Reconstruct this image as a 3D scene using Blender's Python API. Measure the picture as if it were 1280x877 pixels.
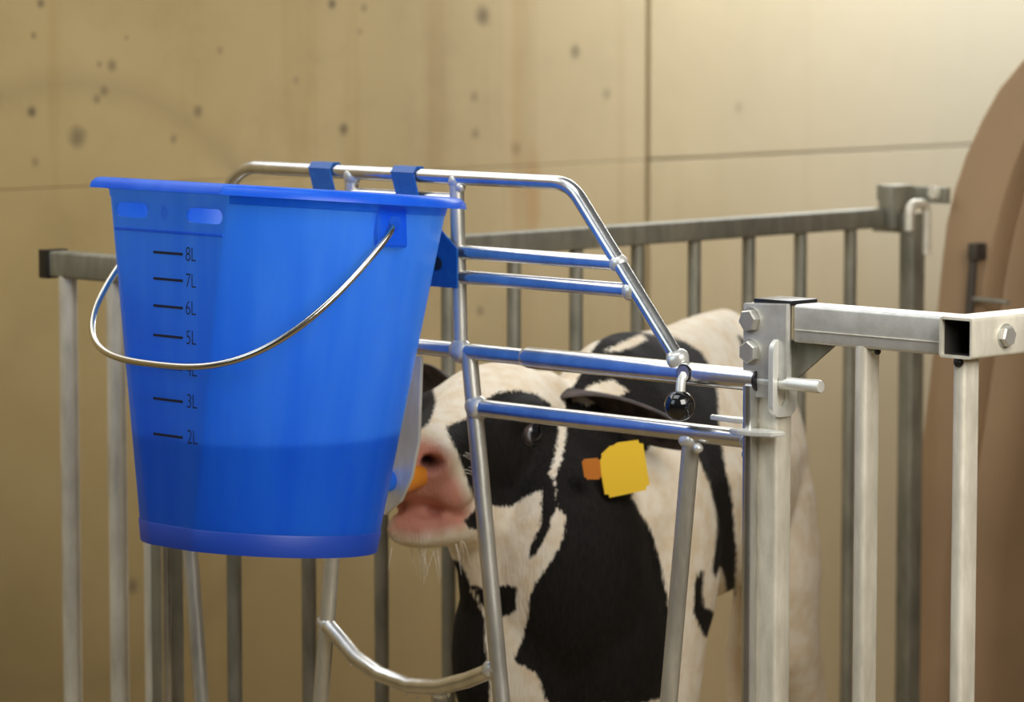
import bpy, bmesh, math, random
import numpy as np
from mathutils import Vector, Matrix, noise
random.seed(7)
SC = bpy.context.scene
for o in list(bpy.data.objects): bpy.data.objects.remove(o)
COL = SC.collection
# ------------------------------------------------------------ camera
EYE = (1.939, -2.247, 1.21)
PITCH = math.atan(438.5/4400)
cd = bpy.data.cameras.new('camera'); cam = bpy.data.objects.new('camera', cd); COL.objects.link(cam)
cam.location = EYE; cam.rotation_euler = (math.pi/2-PITCH, 0, math.radians(45))
cd.sensor_width = 36; cd.lens = 4400/1280*36
cd.dof.use_dof = True; cd.dof.focus_distance = 2.98; cd.dof.aperture_fstop = 8.5
cd.clip_start = .05; cd.clip_end = 100
SC.camera = cam
# ------------------------------------------------------------ world + lights + exposure
w = bpy.data.worlds.new('world'); SC.world = w; w.use_nodes = True
nt = w.node_tree; nt.nodes.clear()
out = nt.nodes.new('ShaderNodeOutputWorld'); bg = nt.nodes.new('ShaderNodeBackground')
tc = nt.nodes.new('ShaderNodeTexCoord'); sep = nt.nodes.new('ShaderNodeSeparateXYZ'); rp = nt.nodes.new('ShaderNodeValToRGB')
mp = nt.nodes.new('ShaderNodeMapRange'); mp.inputs[1].default_value = -1; mp.inputs[2].default_value = 1
nt.links.new(tc.outputs['Generated'], sep.inputs[0]); nt.links.new(sep.outputs['Z'], mp.inputs[0])
nt.links.new(mp.outputs[0], rp.inputs[0]); nt.links.new(rp.outputs[0], bg.inputs[0]); nt.links.new(bg.outputs[0], out.inputs[0])
cr = rp.color_ramp
cr.elements[0].position = .0; cr.elements[0].color = (.16, .11, .06, 1)
cr.elements[1].position = 1.0; cr.elements[1].color = (.9, .92, .95, 1)
for p_, c_ in ((.47, (.26, .19, .11, 1)), (.53, (.50, .40, .28, 1)), (.75, (.80, .77, .70, 1))):
    e = cr.elements.new(p_); e.color = c_
bg.inputs[1].default_value = .10
def area(name, loc, target, size, power, color):
    l = bpy.data.lights.new(name, 'AREA'); l.shape = 'RECTANGLE'; l.size = size[0]; l.size_y = size[1]; l.energy = power; l.color = color
    o = bpy.data.objects.new(name, l); COL.objects.link(o); o.location = loc
    o.rotation_euler = (Vector(target)-Vector(loc)).to_track_quat('-Z', 'Y').to_euler(); return o
area('wall_fill_right', (-1.25, 2.7, 1.75), (-1.3, 2.7, 0), (2.5, .45), 38, (.93, .97, 1.0))  # unseen strip lamp, added to brighten the upper right wall
area('wall_fill_left', (-1.10, .6, 2.0), (-1.18, .6, 0), (3.0, .5), 5.2, (1.0, .96, .86))  # weaker added strip, grades the left wall from the top down
area('gap_daylight', (-1.72, 1.3, 2.25), (0, 1.3, 2.0), (5.5, .85), 34, (.96, .98, 1.0))
area('bucket_fill', (-.35, -.55, 2.3), (-.42, -.2, 0), (1.0, .8), 8, (.95, .97, 1.0))  # lamp added above the bucket to brighten its inside
area('right_fill', (1.20, -.38, 1.75), (-.25, .05, .85), (1.0, 1.0), 31, (1.0, .965, .89))  # added fill close by on the right, for metal and calf
area('front_fill', (-.75, -2.3, 2.1), (-.35, 0, .85), (1.2, 1.2), 11, (.74, .89, 1.0))  # cool fill added for the front faces and the bucket
SC.view_settings.view_transform = 'Standard'; SC.view_settings.look = 'None'
SC.view_settings.exposure = 0.0; SC.view_settings.gamma = 1; SC.view_settings.use_curve_mapping = False

# ------------------------------------------------------------ helpers
def link(o, parent=None):
    COL.objects.link(o)
    if parent is not None: o.parent = parent
    return o
def me_obj(name, me, mat=None, parent=None, smooth=True):
    o = bpy.data.objects.new(name, me)
    if mat is not None: me.materials.append(mat)
    if smooth:
        for p in me.polygons: p.use_smooth = True
    if parent is not None:
        link(o, parent); o.matrix_parent_inverse = Matrix.Identity(4)
        o.location = -Vector(parent.location) if parent.get('world_parts') else (0, 0, 0)
    else: link(o)
    return o
def bm_obj(name, bm, mat=None, parent=None, smooth=True):
    bmesh.ops.recalc_face_normals(bm, faces=bm.faces[:])
    me = bpy.data.meshes.new(name); bm.to_mesh(me); bm.free()
    if smooth: 
        try: me.set_sharp_from_angle(angle=math.radians(38))
        except Exception: pass
    o = me_obj(name, me, mat, parent, smooth)
    return o
def thing(name, label, cat, loc=(0, 0, 0), group=None):
    o = bpy.data.objects.new(name, None); COL.objects.link(o); o.location = loc; o.empty_display_size = .05
    o['label'] = label; o['category'] = cat; o['world_parts'] = 1      # parts are modelled in world coordinates
    if group: o['group'] = group
    return o
def tag(o, label, cat, group=None):
    o['label'] = label; o['category'] = cat
    if group: o['group'] = group
    return o
def fillet(pts, r, n=8):
    pts = [Vector(p) for p in pts]; out = [pts[0]]
    for i in range(1, len(pts)-1):
        a, b, c = pts[i-1], pts[i], pts[i+1]
        u = (a-b).normalized(); v = (c-b).normalized(); rr = r[i] if isinstance(r, dict) and i in r else (0 if isinstance(r, dict) else r)
        if rr <= 0: out.append(b); continue
        ang = u.angle(v); d = min(rr/math.tan(ang/2), (a-b).length*.49, (c-b).length*.49)
        p0 = b+u*d; p2 = b+v*d
        for k in range(n+1):
            t = k/n; out.append(p0*(1-t)**2+b*2*t*(1-t)+p2*t*t)
    out.append(pts[-1]); return out
def add_tube(bm, pts, r, seg=16, caps=True, ref=None, prof=None):
    """sweep a round (or prof: list of 2D points) section along pts; r number or list"""
    pts = [Vector(p) for p in pts]; n = len(pts)
    T = []
    for i in range(n):
        a = pts[max(i-1, 0)]; b = pts[min(i+1, n-1)]; T.append((b-a).normalized())
    up = Vector(ref) if ref is not None else (Vector((0, 0, 1)) if abs(T[0].z) < .9 else Vector((0, 1, 0)))
    N = (up-T[0]*up.dot(T[0])).normalized(); rings = []
    for i in range(n):
        N = (N-T[i]*N.dot(T[i])).normalized(); B = T[i].cross(N)
        rr = r[i] if isinstance(r, (list, tuple)) else r
        ring = []
        if prof: 
            for (a, b) in prof: ring.append(bm.verts.new(pts[i]+N*a+B*b))
        else:
            for k in range(seg):
                t = 2*math.pi*k/seg; ring.append(bm.verts.new(pts[i]+N*math.cos(t)*rr+B*math.sin(t)*rr))
        rings.append(ring)
    m = len(rings[0])
    for i in range(n-1):
        for k in range(m):
            bm.faces.new((rings[i][k], rings[i][(k+1) % m], rings[i+1][(k+1) % m], rings[i+1][k]))
    if caps:
        bm.faces.new(rings[0][::-1]); bm.faces.new(rings[-1])
    return bm
def rsq(a, b, r=.003, n=3):
    """rounded rectangle profile, full sizes a x b"""
    out = []
    for cx, cy, s in ((a/2-r, b/2-r, 0), (-a/2+r, b/2-r, 1), (-a/2+r, -b/2+r, 2), (a/2-r, -b/2+r, 3)):
        for k in range(n+1):
            t = math.pi/2*(s+k/n); out.append((cx+r*math.cos(t), cy+r*math.sin(t)))
    return out
def tube(name, pts, r, mat, parent, seg=16, **k):
    return bm_obj(name, add_tube(bmesh.new(), pts, r, seg, **k), mat, parent)
def add_box(bm, lo, hi, bev=0):
    c = [(lo[i]+hi[i])/2 for i in range(3)]; s = [abs(hi[i]-lo[i]) for i in range(3)]
    m = Matrix.Translation(c) @ Matrix.Diagonal((s[0], s[1], s[2], 1))
    r = bmesh.ops.create_cube(bm, size=1, matrix=m)
    if bev: bmesh.ops.bevel(bm, geom=list({e for v in r['verts'] for e in v.link_edges}), offset=bev, segments=2, affect='EDGES', profile=.6)
    return bm
def box(name, lo, hi, mat, parent, bev=.001):
    return bm_obj(name, add_box(bmesh.new(), lo, hi, bev), mat, parent)
def add_prism(bm, pts, off):
    """polygon (3D points) extruded by vector off"""
    off = Vector(off); a = [bm.verts.new(Vector(p)) for p in pts]; b = [bm.verts.new(Vector(p)+off) for p in pts]
    bm.faces.new(a[::-1]); bm.faces.new(b)
    for i in range(len(a)):
        j = (i+1) % len(a); bm.faces.new((a[i], a[j], b[j], b[i]))
    return bm
def prism(name, pts, off, mat, parent, bev=0):
    bm = add_prism(bmesh.new(), pts, off)
    if bev: bmesh.ops.bevel(bm, geom=bm.edges[:], offset=bev, segments=2, affect='EDGES')
    return bm_obj(name, bm, mat, parent)
def weld(pos, r, parent, mat, squash=(1, 1, 1)):
    bm = bmesh.new(); bmesh.ops.create_icosphere(bm, subdivisions=3, radius=r)
    for v in bm.verts:
        n = noise.noise(v.co*90+Vector(pos)*50); v.co *= 1+.22*n
        v.co = Vector((v.co.x*squash[0], v.co.y*squash[1], v.co.z*squash[2]))+Vector(pos)
    return bm_obj('weld_bead', bm, M_GALV, parent)
def bolt(pos, nrm, r, h, mat, parent, rot=.3):
    bm = bmesh.new(); nrm = Vector(nrm).normalized(); pos = Vector(pos)
    q = nrm.to_track_quat('Z', 'Y').to_matrix().to_4x4()
    R = []
    for hh, rr in ((0, 1), (h*.8, 1), (h, .86)):
        R.append([bm.verts.new(pos+(q @ Vector((math.cos(rot+k*math.pi/3)*r*rr, math.sin(rot+k*math.pi/3)*r*rr, hh)))) for k in range(6)])
    for a, b in ((0, 1), (1, 2)):
        for k in range(6): bm.faces.new((R[a][k], R[a][(k+1) % 6], R[b][(k+1) % 6], R[b][k]))
    bm.faces.new(R[2]); bm.faces.new(R[0][::-1])
    o = bm_obj('bolt', bm, mat, parent, smooth=False)
    wb = add_tube(bmesh.new(), [pos, pos+nrm*.0012], r*1.12, 24); bm_obj('washer', wb, mat, parent, True)
    return o

# ------------------------------------------------------------ materials
def newmat(name):
    m = bpy.data.materials.new(name); m.use_nodes = True; nt = m.node_tree
    return m, nt, nt.nodes['Principled BSDF']
def N(nt, t, **k):
    n = nt.nodes.new(t)
    for a, b in k.items():
        if a.startswith('i_'):
            key = a[2:]; key = int(key) if key.isdigit() else key.replace('_', ' ')
            n.inputs[key].default_value = b
        else: setattr(n, a, b)
    return n
def ramp(nt, src, stops):
    r = nt.nodes.new('ShaderNodeValToRGB'); nt.links.new(src, r.inputs[0]); el = r.color_ramp.elements
    el[0].position, el[0].color = stops[0][0], (*stops[0][1], 1); el[1].position, el[1].color = stops[-1][0], (*stops[-1][1], 1)
    for p, c in stops[1:-1]: e = el.new(p); e.color = (*c, 1)
    return r.outputs[0]
def galv(name, a, b, rough=(.24, .42), metal=.92, bump=.12, scale=1.0, stretch=(1, 1, .25)):
    m, nt, p = newmat(name); t = N(nt, 'ShaderNodeTexCoord')
    mp = N(nt, 'ShaderNodeMapping'); mp.inputs['Scale'].default_value = stretch; nt.links.new(t.outputs['Object'], mp.inputs[0])
    n1 = N(nt, 'ShaderNodeTexNoise', i_Scale=70*scale, i_Detail=6, i_Roughness=.65); nt.links.new(mp.outputs[0], n1.inputs['Vector'])
    n2 = N(nt, 'ShaderNodeTexNoise', i_Scale=300*scale, i_Detail=3); nt.links.new(t.outputs['Object'], n2.inputs['Vector'])
    n3 = N(nt, 'ShaderNodeTexNoise', i_Scale=12*scale, i_Detail=3); nt.links.new(t.outputs['Object'], n3.inputs['Vector'])
    mx = N(nt, 'ShaderNodeMix', data_type='FLOAT'); mx.inputs[0].default_value = .4
    nt.links.new(n1.outputs[0], mx.inputs[2]); nt.links.new(n3.outputs[0], mx.inputs[3])
    nt.links.new(ramp(nt, mx.outputs[0], [(.36, a), (.62, b)]), p.inputs['Base Color'])
    mr = N(nt, 'ShaderNodeMapRange', i_3=rough[0], i_4=rough[1]); nt.links.new(n1.outputs[0], mr.inputs[0]); nt.links.new(mr.outputs[0], p.inputs['Roughness'])
    p.inputs['Metallic'].default_value = metal
    b1 = N(nt, 'ShaderNodeBump', i_Strength=bump, i_Distance=.002); nt.links.new(n1.outputs[0], b1.inputs['Height'])
    b2 = N(nt, 'ShaderNodeBump', i_Strength=bump*.8, i_Distance=.0006); nt.links.new(n2.outputs[0], b2.inputs['Height']); nt.links.new(b1.outputs[0], b2.inputs['Normal'])
    nt.links.new(b2.outputs[0], p.inputs['Normal']); return m
M_GALV = galv('galvanized_bright', (.60, .60, .57), (.84, .84, .80), metal=.55, rough=(.22, .38), bump=.05, stretch=(1, 1, 1), scale=.6)
M_BOLT = galv('zinc_bolt', (.42, .41, .37), (.58, .57, .52), metal=.6, bump=.08)
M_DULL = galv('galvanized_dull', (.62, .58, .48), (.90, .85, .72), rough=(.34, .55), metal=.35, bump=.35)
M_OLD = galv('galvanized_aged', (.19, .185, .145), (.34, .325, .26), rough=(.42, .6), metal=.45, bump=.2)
M_TUBE = galv('galvanized_tube', (.60, .60, .60), (.80, .80, .79), rough=(.17, .30), metal=.95, bump=.05)
M_BAR = galv('galvanized_bar', (.56, .55, .50), (.82, .80, .72), rough=(.25, .42), metal=.75, bump=.12)
M_ROD = galv('zinc_plate', (.66, .66, .62), (.85, .85, .80), rough=(.3, .45), metal=.45, bump=.1)
def simple(name, col, rough, metal=0, **k):
    m, nt, p = newmat(name); p.inputs['Base Color'].default_value = (*col, 1); p.inputs['Roughness'].default_value = rough; p.inputs['Metallic'].default_value = metal
    for a, b in k.items(): p.inputs[a.replace('_', ' ')].default_value = b
    return m, nt, p
M_BLACK = simple('black_plastic', (.012, .012, .013), .3)[0]
M_DARK = simple('tube_inside_shade', (.03, .026, .022), .9)[0]  # bore coloured near black, the shade inside is painted in
M_STEEL = simple('dark_steel', (.10, .085, .07), .5, .5)[0]
M_BALL = simple('black_gloss', (.006, .006, .007), .08, Coat_Weight=.6)[0]
M_TAG = simple('yellow_tag', (.90, .58, .03), .45)[0]
M_TAGO = simple('orange_tag', (.55, .17, .01), .5)[0]
def paint_blue():
    m, nt, p = newmat('blue_paint'); t = N(nt, 'ShaderNodeTexCoord')
    n = N(nt, 'ShaderNodeTexNoise', i_Scale=140, i_Detail=8, i_Roughness=.8); nt.links.new(t.outputs['Object'], n.inputs['Vector'])
    nt.links.new(ramp(nt, n.outputs[0], [(.3, (.006, .07, .30)), (.58, (.008, .10, .38)), (.75, (.06, .18, .42))]), p.inputs['Base Color'])
    p.inputs['Roughness'].default_value = .38; return m
M_BLUE = paint_blue()
M_WIRE = simple('handle_wire', (.62, .60, .54), .2, 1.0)[0]
def plastic():
    m, nt, p = newmat('bucket_plastic'); t = N(nt, 'ShaderNodeTexCoord')
    mp = N(nt, 'ShaderNodeMapping'); mp.inputs['Scale'].default_value = (40, 40, 1.2); nt.links.new(t.outputs['Object'], mp.inputs[0])
    n = N(nt, 'ShaderNodeTexNoise', i_Scale=1.0, i_Detail=4); nt.links.new(mp.outputs[0], n.inputs['Vector'])
    colr = ramp(nt, n.outputs[0], [(.35, (.010, .12, .93)), (.65, (.014, .15, .97))])
    nt.links.new(colr, p.inputs['Base Color']); p.inputs['Roughness'].default_value = .3
    p.inputs['Specular IOR Level'].default_value = .5
    tr = N(nt, 'ShaderNodeBsdfTranslucent'); 
    colt = ramp(nt, n.outputs[0], [(.35, (.36, .80, 1.0)), (.65, (.50, .90, 1.0))]); nt.links.new(colt, tr.inputs[0])
    gl = N(nt, 'ShaderNodeBsdfTransparent'); gl.inputs[0].default_value = (.12, .42, 1, 1)
    m1 = N(nt, 'ShaderNodeMixShader'); m1.inputs[0].default_value = .5
    m2 = N(nt, 'ShaderNodeMixShader'); m2.inputs[0].default_value = .12
    nt.links.new(p.outputs[0], m1.inputs[1]); nt.links.new(tr.outputs[0], m1.inputs[2])
    nt.links.new(m1.outputs[0], m2.inputs[1]); nt.links.new(gl.outputs[0], m2.inputs[2])
    nt.links.new(m2.outputs[0], nt.nodes['Material Output'].inputs[0]); return m
M_BUCKET = plastic()
M_MARK = simple('black_print', (.004, .006, .03), .5)[0]
M_MILK = simple('milk', (.60, .56, .48), .25)[0]
m_, nt_, p_ = simple('orange_rubber', (.85, .30, .03), .35); p_.inputs['Subsurface Weight'].default_value = .2; p_.inputs['Subsurface Radius'].default_value = (.01, .004, .001); M_TEAT = m_

# concrete wall
def concrete():
    m, nt, p = newmat('concrete_wall'); g = N(nt, 'ShaderNodeNewGeometry'); L = nt.links
    n1 = N(nt, 'ShaderNodeTexNoise', i_Scale=1.6, i_Detail=5, i_Roughness=.55); L.new(g.outputs['Position'], n1.inputs['Vector'])
    n2 = N(nt, 'ShaderNodeTexNoise', i_Scale=9, i_Detail=8, i_Roughness=.7); L.new(g.outputs['Position'], n2.inputs['Vector'])
    mp = N(nt, 'ShaderNodeMapping'); mp.inputs['Scale'].default_value = (1, 14, .9); L.new(g.outputs['Position'], mp.inputs[0])
    n3 = N(nt, 'ShaderNodeTexNoise', i_Scale=1.1, i_Detail=4); L.new(mp.outputs[0], n3.inputs['Vector'])
    c1 = ramp(nt, n1.outputs[0], [(.3, (.43, .322, .138)), (.52, (.51, .39, .184)), (.72, (.57, .445, .23))])
    c3 = ramp(nt, n3.outputs[0], [(.30, (.82, .74, .58)), (.45, (1, 1, 1)), (1, (1, 1, 1))])
    mx = N(nt, 'ShaderNodeMix', data_type='RGBA', blend_type='MULTIPLY'); mx.inputs[0].default_value = .8
    L.new(c1, mx.inputs[6]); L.new(c3, mx.inputs[7])
    c2 = ramp(nt, n2.outputs[0], [(.3, (.86, .85, .83)), (.5, (1, 1, 1)), (.8, (1.05, 1.04, 1.02))])
    m2 = N(nt, 'ShaderNodeMix', data_type='RGBA', blend_type='MULTIPLY'); m2.inputs[0].default_value = .75
    L.new(mx.outputs[2], m2.inputs[6]); L.new(c2, m2.inputs[7]); cur = m2.outputs[2]
    # the tone turns greyer and slightly paler along the wall
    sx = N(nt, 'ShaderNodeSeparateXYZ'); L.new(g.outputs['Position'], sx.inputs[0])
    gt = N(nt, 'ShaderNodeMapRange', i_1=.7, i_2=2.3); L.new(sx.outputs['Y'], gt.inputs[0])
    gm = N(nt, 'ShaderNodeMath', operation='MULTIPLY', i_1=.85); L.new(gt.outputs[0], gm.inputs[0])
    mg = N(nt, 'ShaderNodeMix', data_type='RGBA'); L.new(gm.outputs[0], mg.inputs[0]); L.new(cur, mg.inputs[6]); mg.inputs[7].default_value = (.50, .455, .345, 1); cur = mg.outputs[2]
    # shade low on the wall painted into the colour, weaker rightwards, uneven upper edge
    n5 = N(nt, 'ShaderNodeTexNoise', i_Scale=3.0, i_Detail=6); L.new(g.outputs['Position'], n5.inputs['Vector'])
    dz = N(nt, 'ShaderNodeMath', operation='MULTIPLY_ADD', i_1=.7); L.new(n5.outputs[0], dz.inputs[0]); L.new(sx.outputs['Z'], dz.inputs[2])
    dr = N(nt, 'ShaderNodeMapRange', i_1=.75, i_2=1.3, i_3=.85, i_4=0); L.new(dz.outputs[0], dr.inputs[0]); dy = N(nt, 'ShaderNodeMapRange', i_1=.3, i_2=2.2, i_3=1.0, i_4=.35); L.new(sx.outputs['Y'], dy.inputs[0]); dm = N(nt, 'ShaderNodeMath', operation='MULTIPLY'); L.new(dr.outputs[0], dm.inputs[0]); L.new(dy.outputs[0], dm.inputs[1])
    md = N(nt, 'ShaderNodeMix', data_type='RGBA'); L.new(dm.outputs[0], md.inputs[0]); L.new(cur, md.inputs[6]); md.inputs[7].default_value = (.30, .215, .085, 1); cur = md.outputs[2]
    # pits and stains of the cast concrete at their places on the wall (y, z, radius, strength)
    def spot(cur, y, z, ry, rz, s, col=(.10, .075, .045)):
        v = N(nt, 'ShaderNodeVectorMath', operation='SUBTRACT'); v.inputs[1].default_value = (0, y, z); L.new(g.outputs['Position'], v.inputs[0])
        v2 = N(nt, 'ShaderNodeVectorMath', operation='MULTIPLY'); v2.inputs[1].default_value = (0, 1/ry, 1/rz); L.new(v.outputs[0], v2.inputs[0])
        ln = N(nt, 'ShaderNodeVectorMath', operation='LENGTH'); L.new(v2.outputs[0], ln.inputs[0])
        ad = N(nt, 'ShaderNodeMath', operation='MULTIPLY_ADD'); L.new(n2.outputs[0], ad.inputs[0]); ad.inputs[1].default_value = 1.6; L.new(ln.outputs['Value'], ad.inputs[2])
        mr = N(nt, 'ShaderNodeMapRange', i_1=1.1, i_2=1.9, i_3=s, i_4=0.0); L.new(ad.outputs[0], mr.inputs[0])
        mm = N(nt, 'ShaderNodeMix', data_type='RGBA'); L.new(mr.outputs[0], mm.inputs[0]); L.new(cur, mm.inputs[6]); mm.inputs[7].default_value = (*col, 1)
        return mm.outputs[2]
    for (y, z, r, s) in SPOTS: cur = spot(cur, y, z, r, r*1.05, s)
    cur = spot(cur, 1.30, .98, .014, .5, .33, (.42, .25, .10)); cur = spot(cur, 1.335, .93, .02, .09, .45, (.42, .22, .07))
    # faint scuff arc
    v = N(nt, 'ShaderNodeVectorMath', operation='SUBTRACT'); v.inputs[1].default_value = (0, .50, .72); L.new(g.outputs['Position'], v.inputs[0])
    v2 = N(nt, 'ShaderNodeVectorMath', operation='MULTIPLY'); v2.inputs[1].default_value = (0, 1, 1); L.new(v.outputs[0], v2.inputs[0])
    ln = N(nt, 'ShaderNodeVectorMath', operation='LENGTH'); L.new(v2.outputs[0], ln.inputs[0])
    dd = N(nt, 'ShaderNodeMath', operation='SUBTRACT', i_1=.385); L.new(ln.outputs['Value'], dd.inputs[0])
    ab = N(nt, 'ShaderNodeMath', operation='ABSOLUTE'); L.new(dd.outputs[0], ab.inputs[0])
    mr = N(nt, 'ShaderNodeMapRange', i_1=0, i_2=.03, i_3=.38, i_4=0); L.new(ab.outputs[0], mr.inputs[0])
    mm = N(nt, 'ShaderNodeMath', operation='MULTIPLY'); L.new(mr.outputs[0], mm.inputs[0]); L.new(n1.outputs[0], mm.inputs[1])
    mq = N(nt, 'ShaderNodeMix', data_type='RGBA'); L.new(mm.outputs[0], mq.inputs[0]); L.new(cur, mq.inputs[6]); mq.inputs[7].default_value = (.20, .15, .08, 1)
    L.new(mq.outputs[2], p.inputs['Base Color']); p.inputs['Roughness'].default_value = .85
    b = N(nt, 'ShaderNodeBump', i_Strength=.25, i_Distance=.004); L.new(n2.outputs[0], b.inputs['Height']); L.new(b.outputs[0], p.inputs['Normal'])
    return m

# view ray helpers: turn a measured photo pixel into a point on a real plane of the pen
F_ = Vector((-math.sin(math.radians(45))*math.cos(PITCH), math.cos(math.radians(45))*math.cos(PITCH), -math.sin(PITCH)))
R_ = Vector((math.cos(math.radians(45)), math.sin(math.radians(45)), 0)); U_ = R_.cross(F_)
def on(px, py, ax, v):
    d = F_*4400+R_*(px-640)-U_*(py-438.5); t = (v-EYE[ax])/d[ax]; return Vector(EYE)+d*t
WX = -1.6
SPOTS = []
for (px, py, r, s) in [(51, 4, .008, .75), (42, 44, .006, .6), (140, 82, .010, .6), (124, 80, .006, .5), (130, 113, .008, .55), (121, 124, .007, .5), (40, 140, .008, .8), (97, 172, .017, .6), (248, 139, .009, .6),
                       (217, 174, .007, .5), (430, 161, .009, .75), (415, 5, .008, .8), (455, 10, .008, .5), (275, 63, .007, .4), (603, 20, .017, .7), (719, 64, .013, .6), (645, 186, .012, .5), (593, 121, .008, .4),
                       (594, 167, .008, .45), (759, 118, .010, .35), (923, 134, .010, .3), (600, 389, .008, .6), (165, 733, .012, .6), (153, 848, .010, .6), (450, 40, .006, .4), (44, 202, .008, .4), (158, 47, .005, .5), (370, 100, .006, .35)]:
    q = on(px, py, 0, WX); SPOTS.append((q.y, q.z, r, s))
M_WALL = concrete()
def floor_mat():
    m, nt, p = newmat('straw_floor'); g = N(nt, 'ShaderNodeNewGeometry')
    n = N(nt, 'ShaderNodeTexNoise', i_Scale=14, i_Detail=10, i_Roughness=.75); nt.links.new(g.outputs['Position'], n.inputs['Vector'])
    nt.links.new(ramp(nt, n.outputs[0], [(.3, (.20, .13, .055)), (.55, (.36, .26, .12)), (.7, (.48, .37, .18))]), p.inputs['Base Color']); p.inputs['Roughness'].default_value = .95
    b = N(nt, 'ShaderNodeBump', i_Strength=.6, i_Distance=.02); nt.links.new(n.outputs[0], b.inputs['Height']); nt.links.new(b.outputs[0], p.inputs['Normal']); return m
M_FLOOR = floor_mat()
def hutch_mat(name, col):
    m, nt, p = newmat(name); g = N(nt, 'ShaderNodeNewGeometry')
    n = N(nt, 'ShaderNodeTexNoise', i_Scale=6, i_Detail=6); nt.links.new(g.outputs['Position'], n.inputs['Vector'])
    c2 = tuple(c*.84 for c in col)
    nt.links.new(ramp(nt, n.outputs[0], [(.3, c2), (.7, col)]), p.inputs['Base Color']); p.inputs['Roughness'].default_value = .5; return m
M_HUTCH = hutch_mat('hutch_plastic', (.45, .30, .175))

# ============================================================ SETTING
def slab(name, lo, hi, mat, bev=0):
    o = bm_obj(name, add_box(bmesh.new(), lo, hi, bev), mat, None, smooth=False); o['kind'] = 'structure'; return o
slab('floor', (-1.9, -4.5, -.1), (5.0, 6.5, 0), M_FLOOR)
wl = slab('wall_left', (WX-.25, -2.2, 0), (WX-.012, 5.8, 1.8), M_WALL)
jy = 1.576; jz = .975
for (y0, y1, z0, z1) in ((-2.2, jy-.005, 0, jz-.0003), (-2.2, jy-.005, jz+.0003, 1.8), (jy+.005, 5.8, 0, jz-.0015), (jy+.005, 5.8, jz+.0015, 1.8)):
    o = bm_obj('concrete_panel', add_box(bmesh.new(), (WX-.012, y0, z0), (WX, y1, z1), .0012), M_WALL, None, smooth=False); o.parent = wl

# ============================================================ GATE
gate = thing('feeding_gate', 'galvanised tube feeding gate with arched top rail that carries the blue bucket', 'gate', (-.39, 0, 0))
G = M_TUBE; r1 = .0066
zt = 1.048
tube('top_arch', fillet([(-.80, 0, .889), (-.685, 0, zt), (-.235, 0, zt), (-.098, 0, .893)], {1: .05, 2: .04}, 10), .0066, G, gate, 20)
zr = 1.028
tube('short_rail', [(-.522, 0, zr), (-.38, 0, zr)], .0058, G, gate)
tube('middle_rail', [(-.80+.04, 0, .980), (-.173, 0, .980)], r1, G, gate)
tube('middle_rail', [(-.80+.03, 0, .957), (-.157, 0, .957)], r1, G, gate)
tube('main_rail', [(-.785, 0, .889), (-.27, 0, .889)], .0076, G, gate, 20)
tube('rail_sleeve', [(-.292, 0, .889), (-.286, 0, .889), (-.012, 0, .889)], [.0082, .0098, .0098], G, gate, 24)
tube('lower_rail', [(-.352, 0, .838), (-.018, 0, .838)], .0082, G, gate, 20)
tube('lower_rail', [(-.56, 0, .838), (-.765, 0, .838)], .0082, G, gate, 20)
tube('upright', [(-.380, 0, zt), (-.3745, 0, .889)], .0068, M_BAR, gate)
tube('upright', [(-.522, 0, zt), (-.528, 0, .889)], .0068, M_BAR, gate)
tube('head_bar', [(-.364, 0, .889), (-.352, 0, .80), (-.262, 0, .12)], .0078, M_BAR, gate)
tube('head_bar', [(-.536, 0, .889), (-.548, 0, .72), (-.62, 0, .12)], .0078, M_BAR, gate)
tube('side_bar', [(-.088, 0, .838), (-.165, 0, .12)], .0078, M_BAR, gate)
tube('side_bar', [(-.782, 0, .82), (-.71, 0, .12)], .0078, M_BAR, gate)
tube('neck_bar', [(-.563, 0, .612), (-.545, -.002, .602), (-.515, -.004, .584), (-.48, -.005, .573), (-.44, -.005, .568), (-.40, -.004, .572), (-.365, -.002, .583), (-.330, 0, .598)], .0076, G, gate, 18)
tube('neck_stub', [(-.405, 0, .570), (-.405, 0, .12)], .0072, G, gate)
tube('bottom_rail', [(-.79, 0, .12), (-.01, 0, .12)], .010, G, gate)
bm = bmesh.new(); add_tube(bm, [(-.0155, -.0065, .885), (-.0155, -.0065, .10)], 0, ref=(0, 1, 0), prof=rsq(.013, .009, .003))
bm_obj('stile', bm, G, gate)
bm = bmesh.new(); add_tube(bm, [(-.797, -.006, .90), (-.797, -.006, .10)], 0, prof=rsq(.009, .009, .003)); bm_obj('stile', bm, G, gate)
for p_, r_, sq in [((-.380, 0, zt-.004), .009, (1, .9, 1)), ((-.522, 0, zt-.004), .009, (1, .9, 1)), ((-.380, 0, .980), .0095, (1, 1, 1)), ((-.378, 0, .957), .0095, (1, 1, 1)), ((-.373, -.001, .889), .0115, (1.05, .85, 1)),
                   ((-.353, -.001, .838), .0115, (1, .9, 1)), ((-.105, 0, .900), .0105, (1, .9, .9)), ((-.176, 0, .980), .0088, (1, .95, 1)), ((-.16, 0, .957), .0088, (1, .95, 1)), ((-.090, 0, .832), .0105, (1, .9, .8)),
                   ((-.022, 0, .837), .0095, (.7, 1, 1.1)), ((-.335, 0, .597), .0095, (1, .9, 1)), ((-.562, 0, .612), .0090, (1, .9, 1)), ((-.405, 0, .566), .0088, (1, .9, .9)), ((-.373, -.002, 1.040), .005, (1, 1, 1)), ((-.075, -.006, .826), .0045, (1, 1, 1)), ((-.02, -.007, .826), .0038, (1, 1, 1.2))]:
    weld(p_, r_, gate, G, sq)
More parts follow.
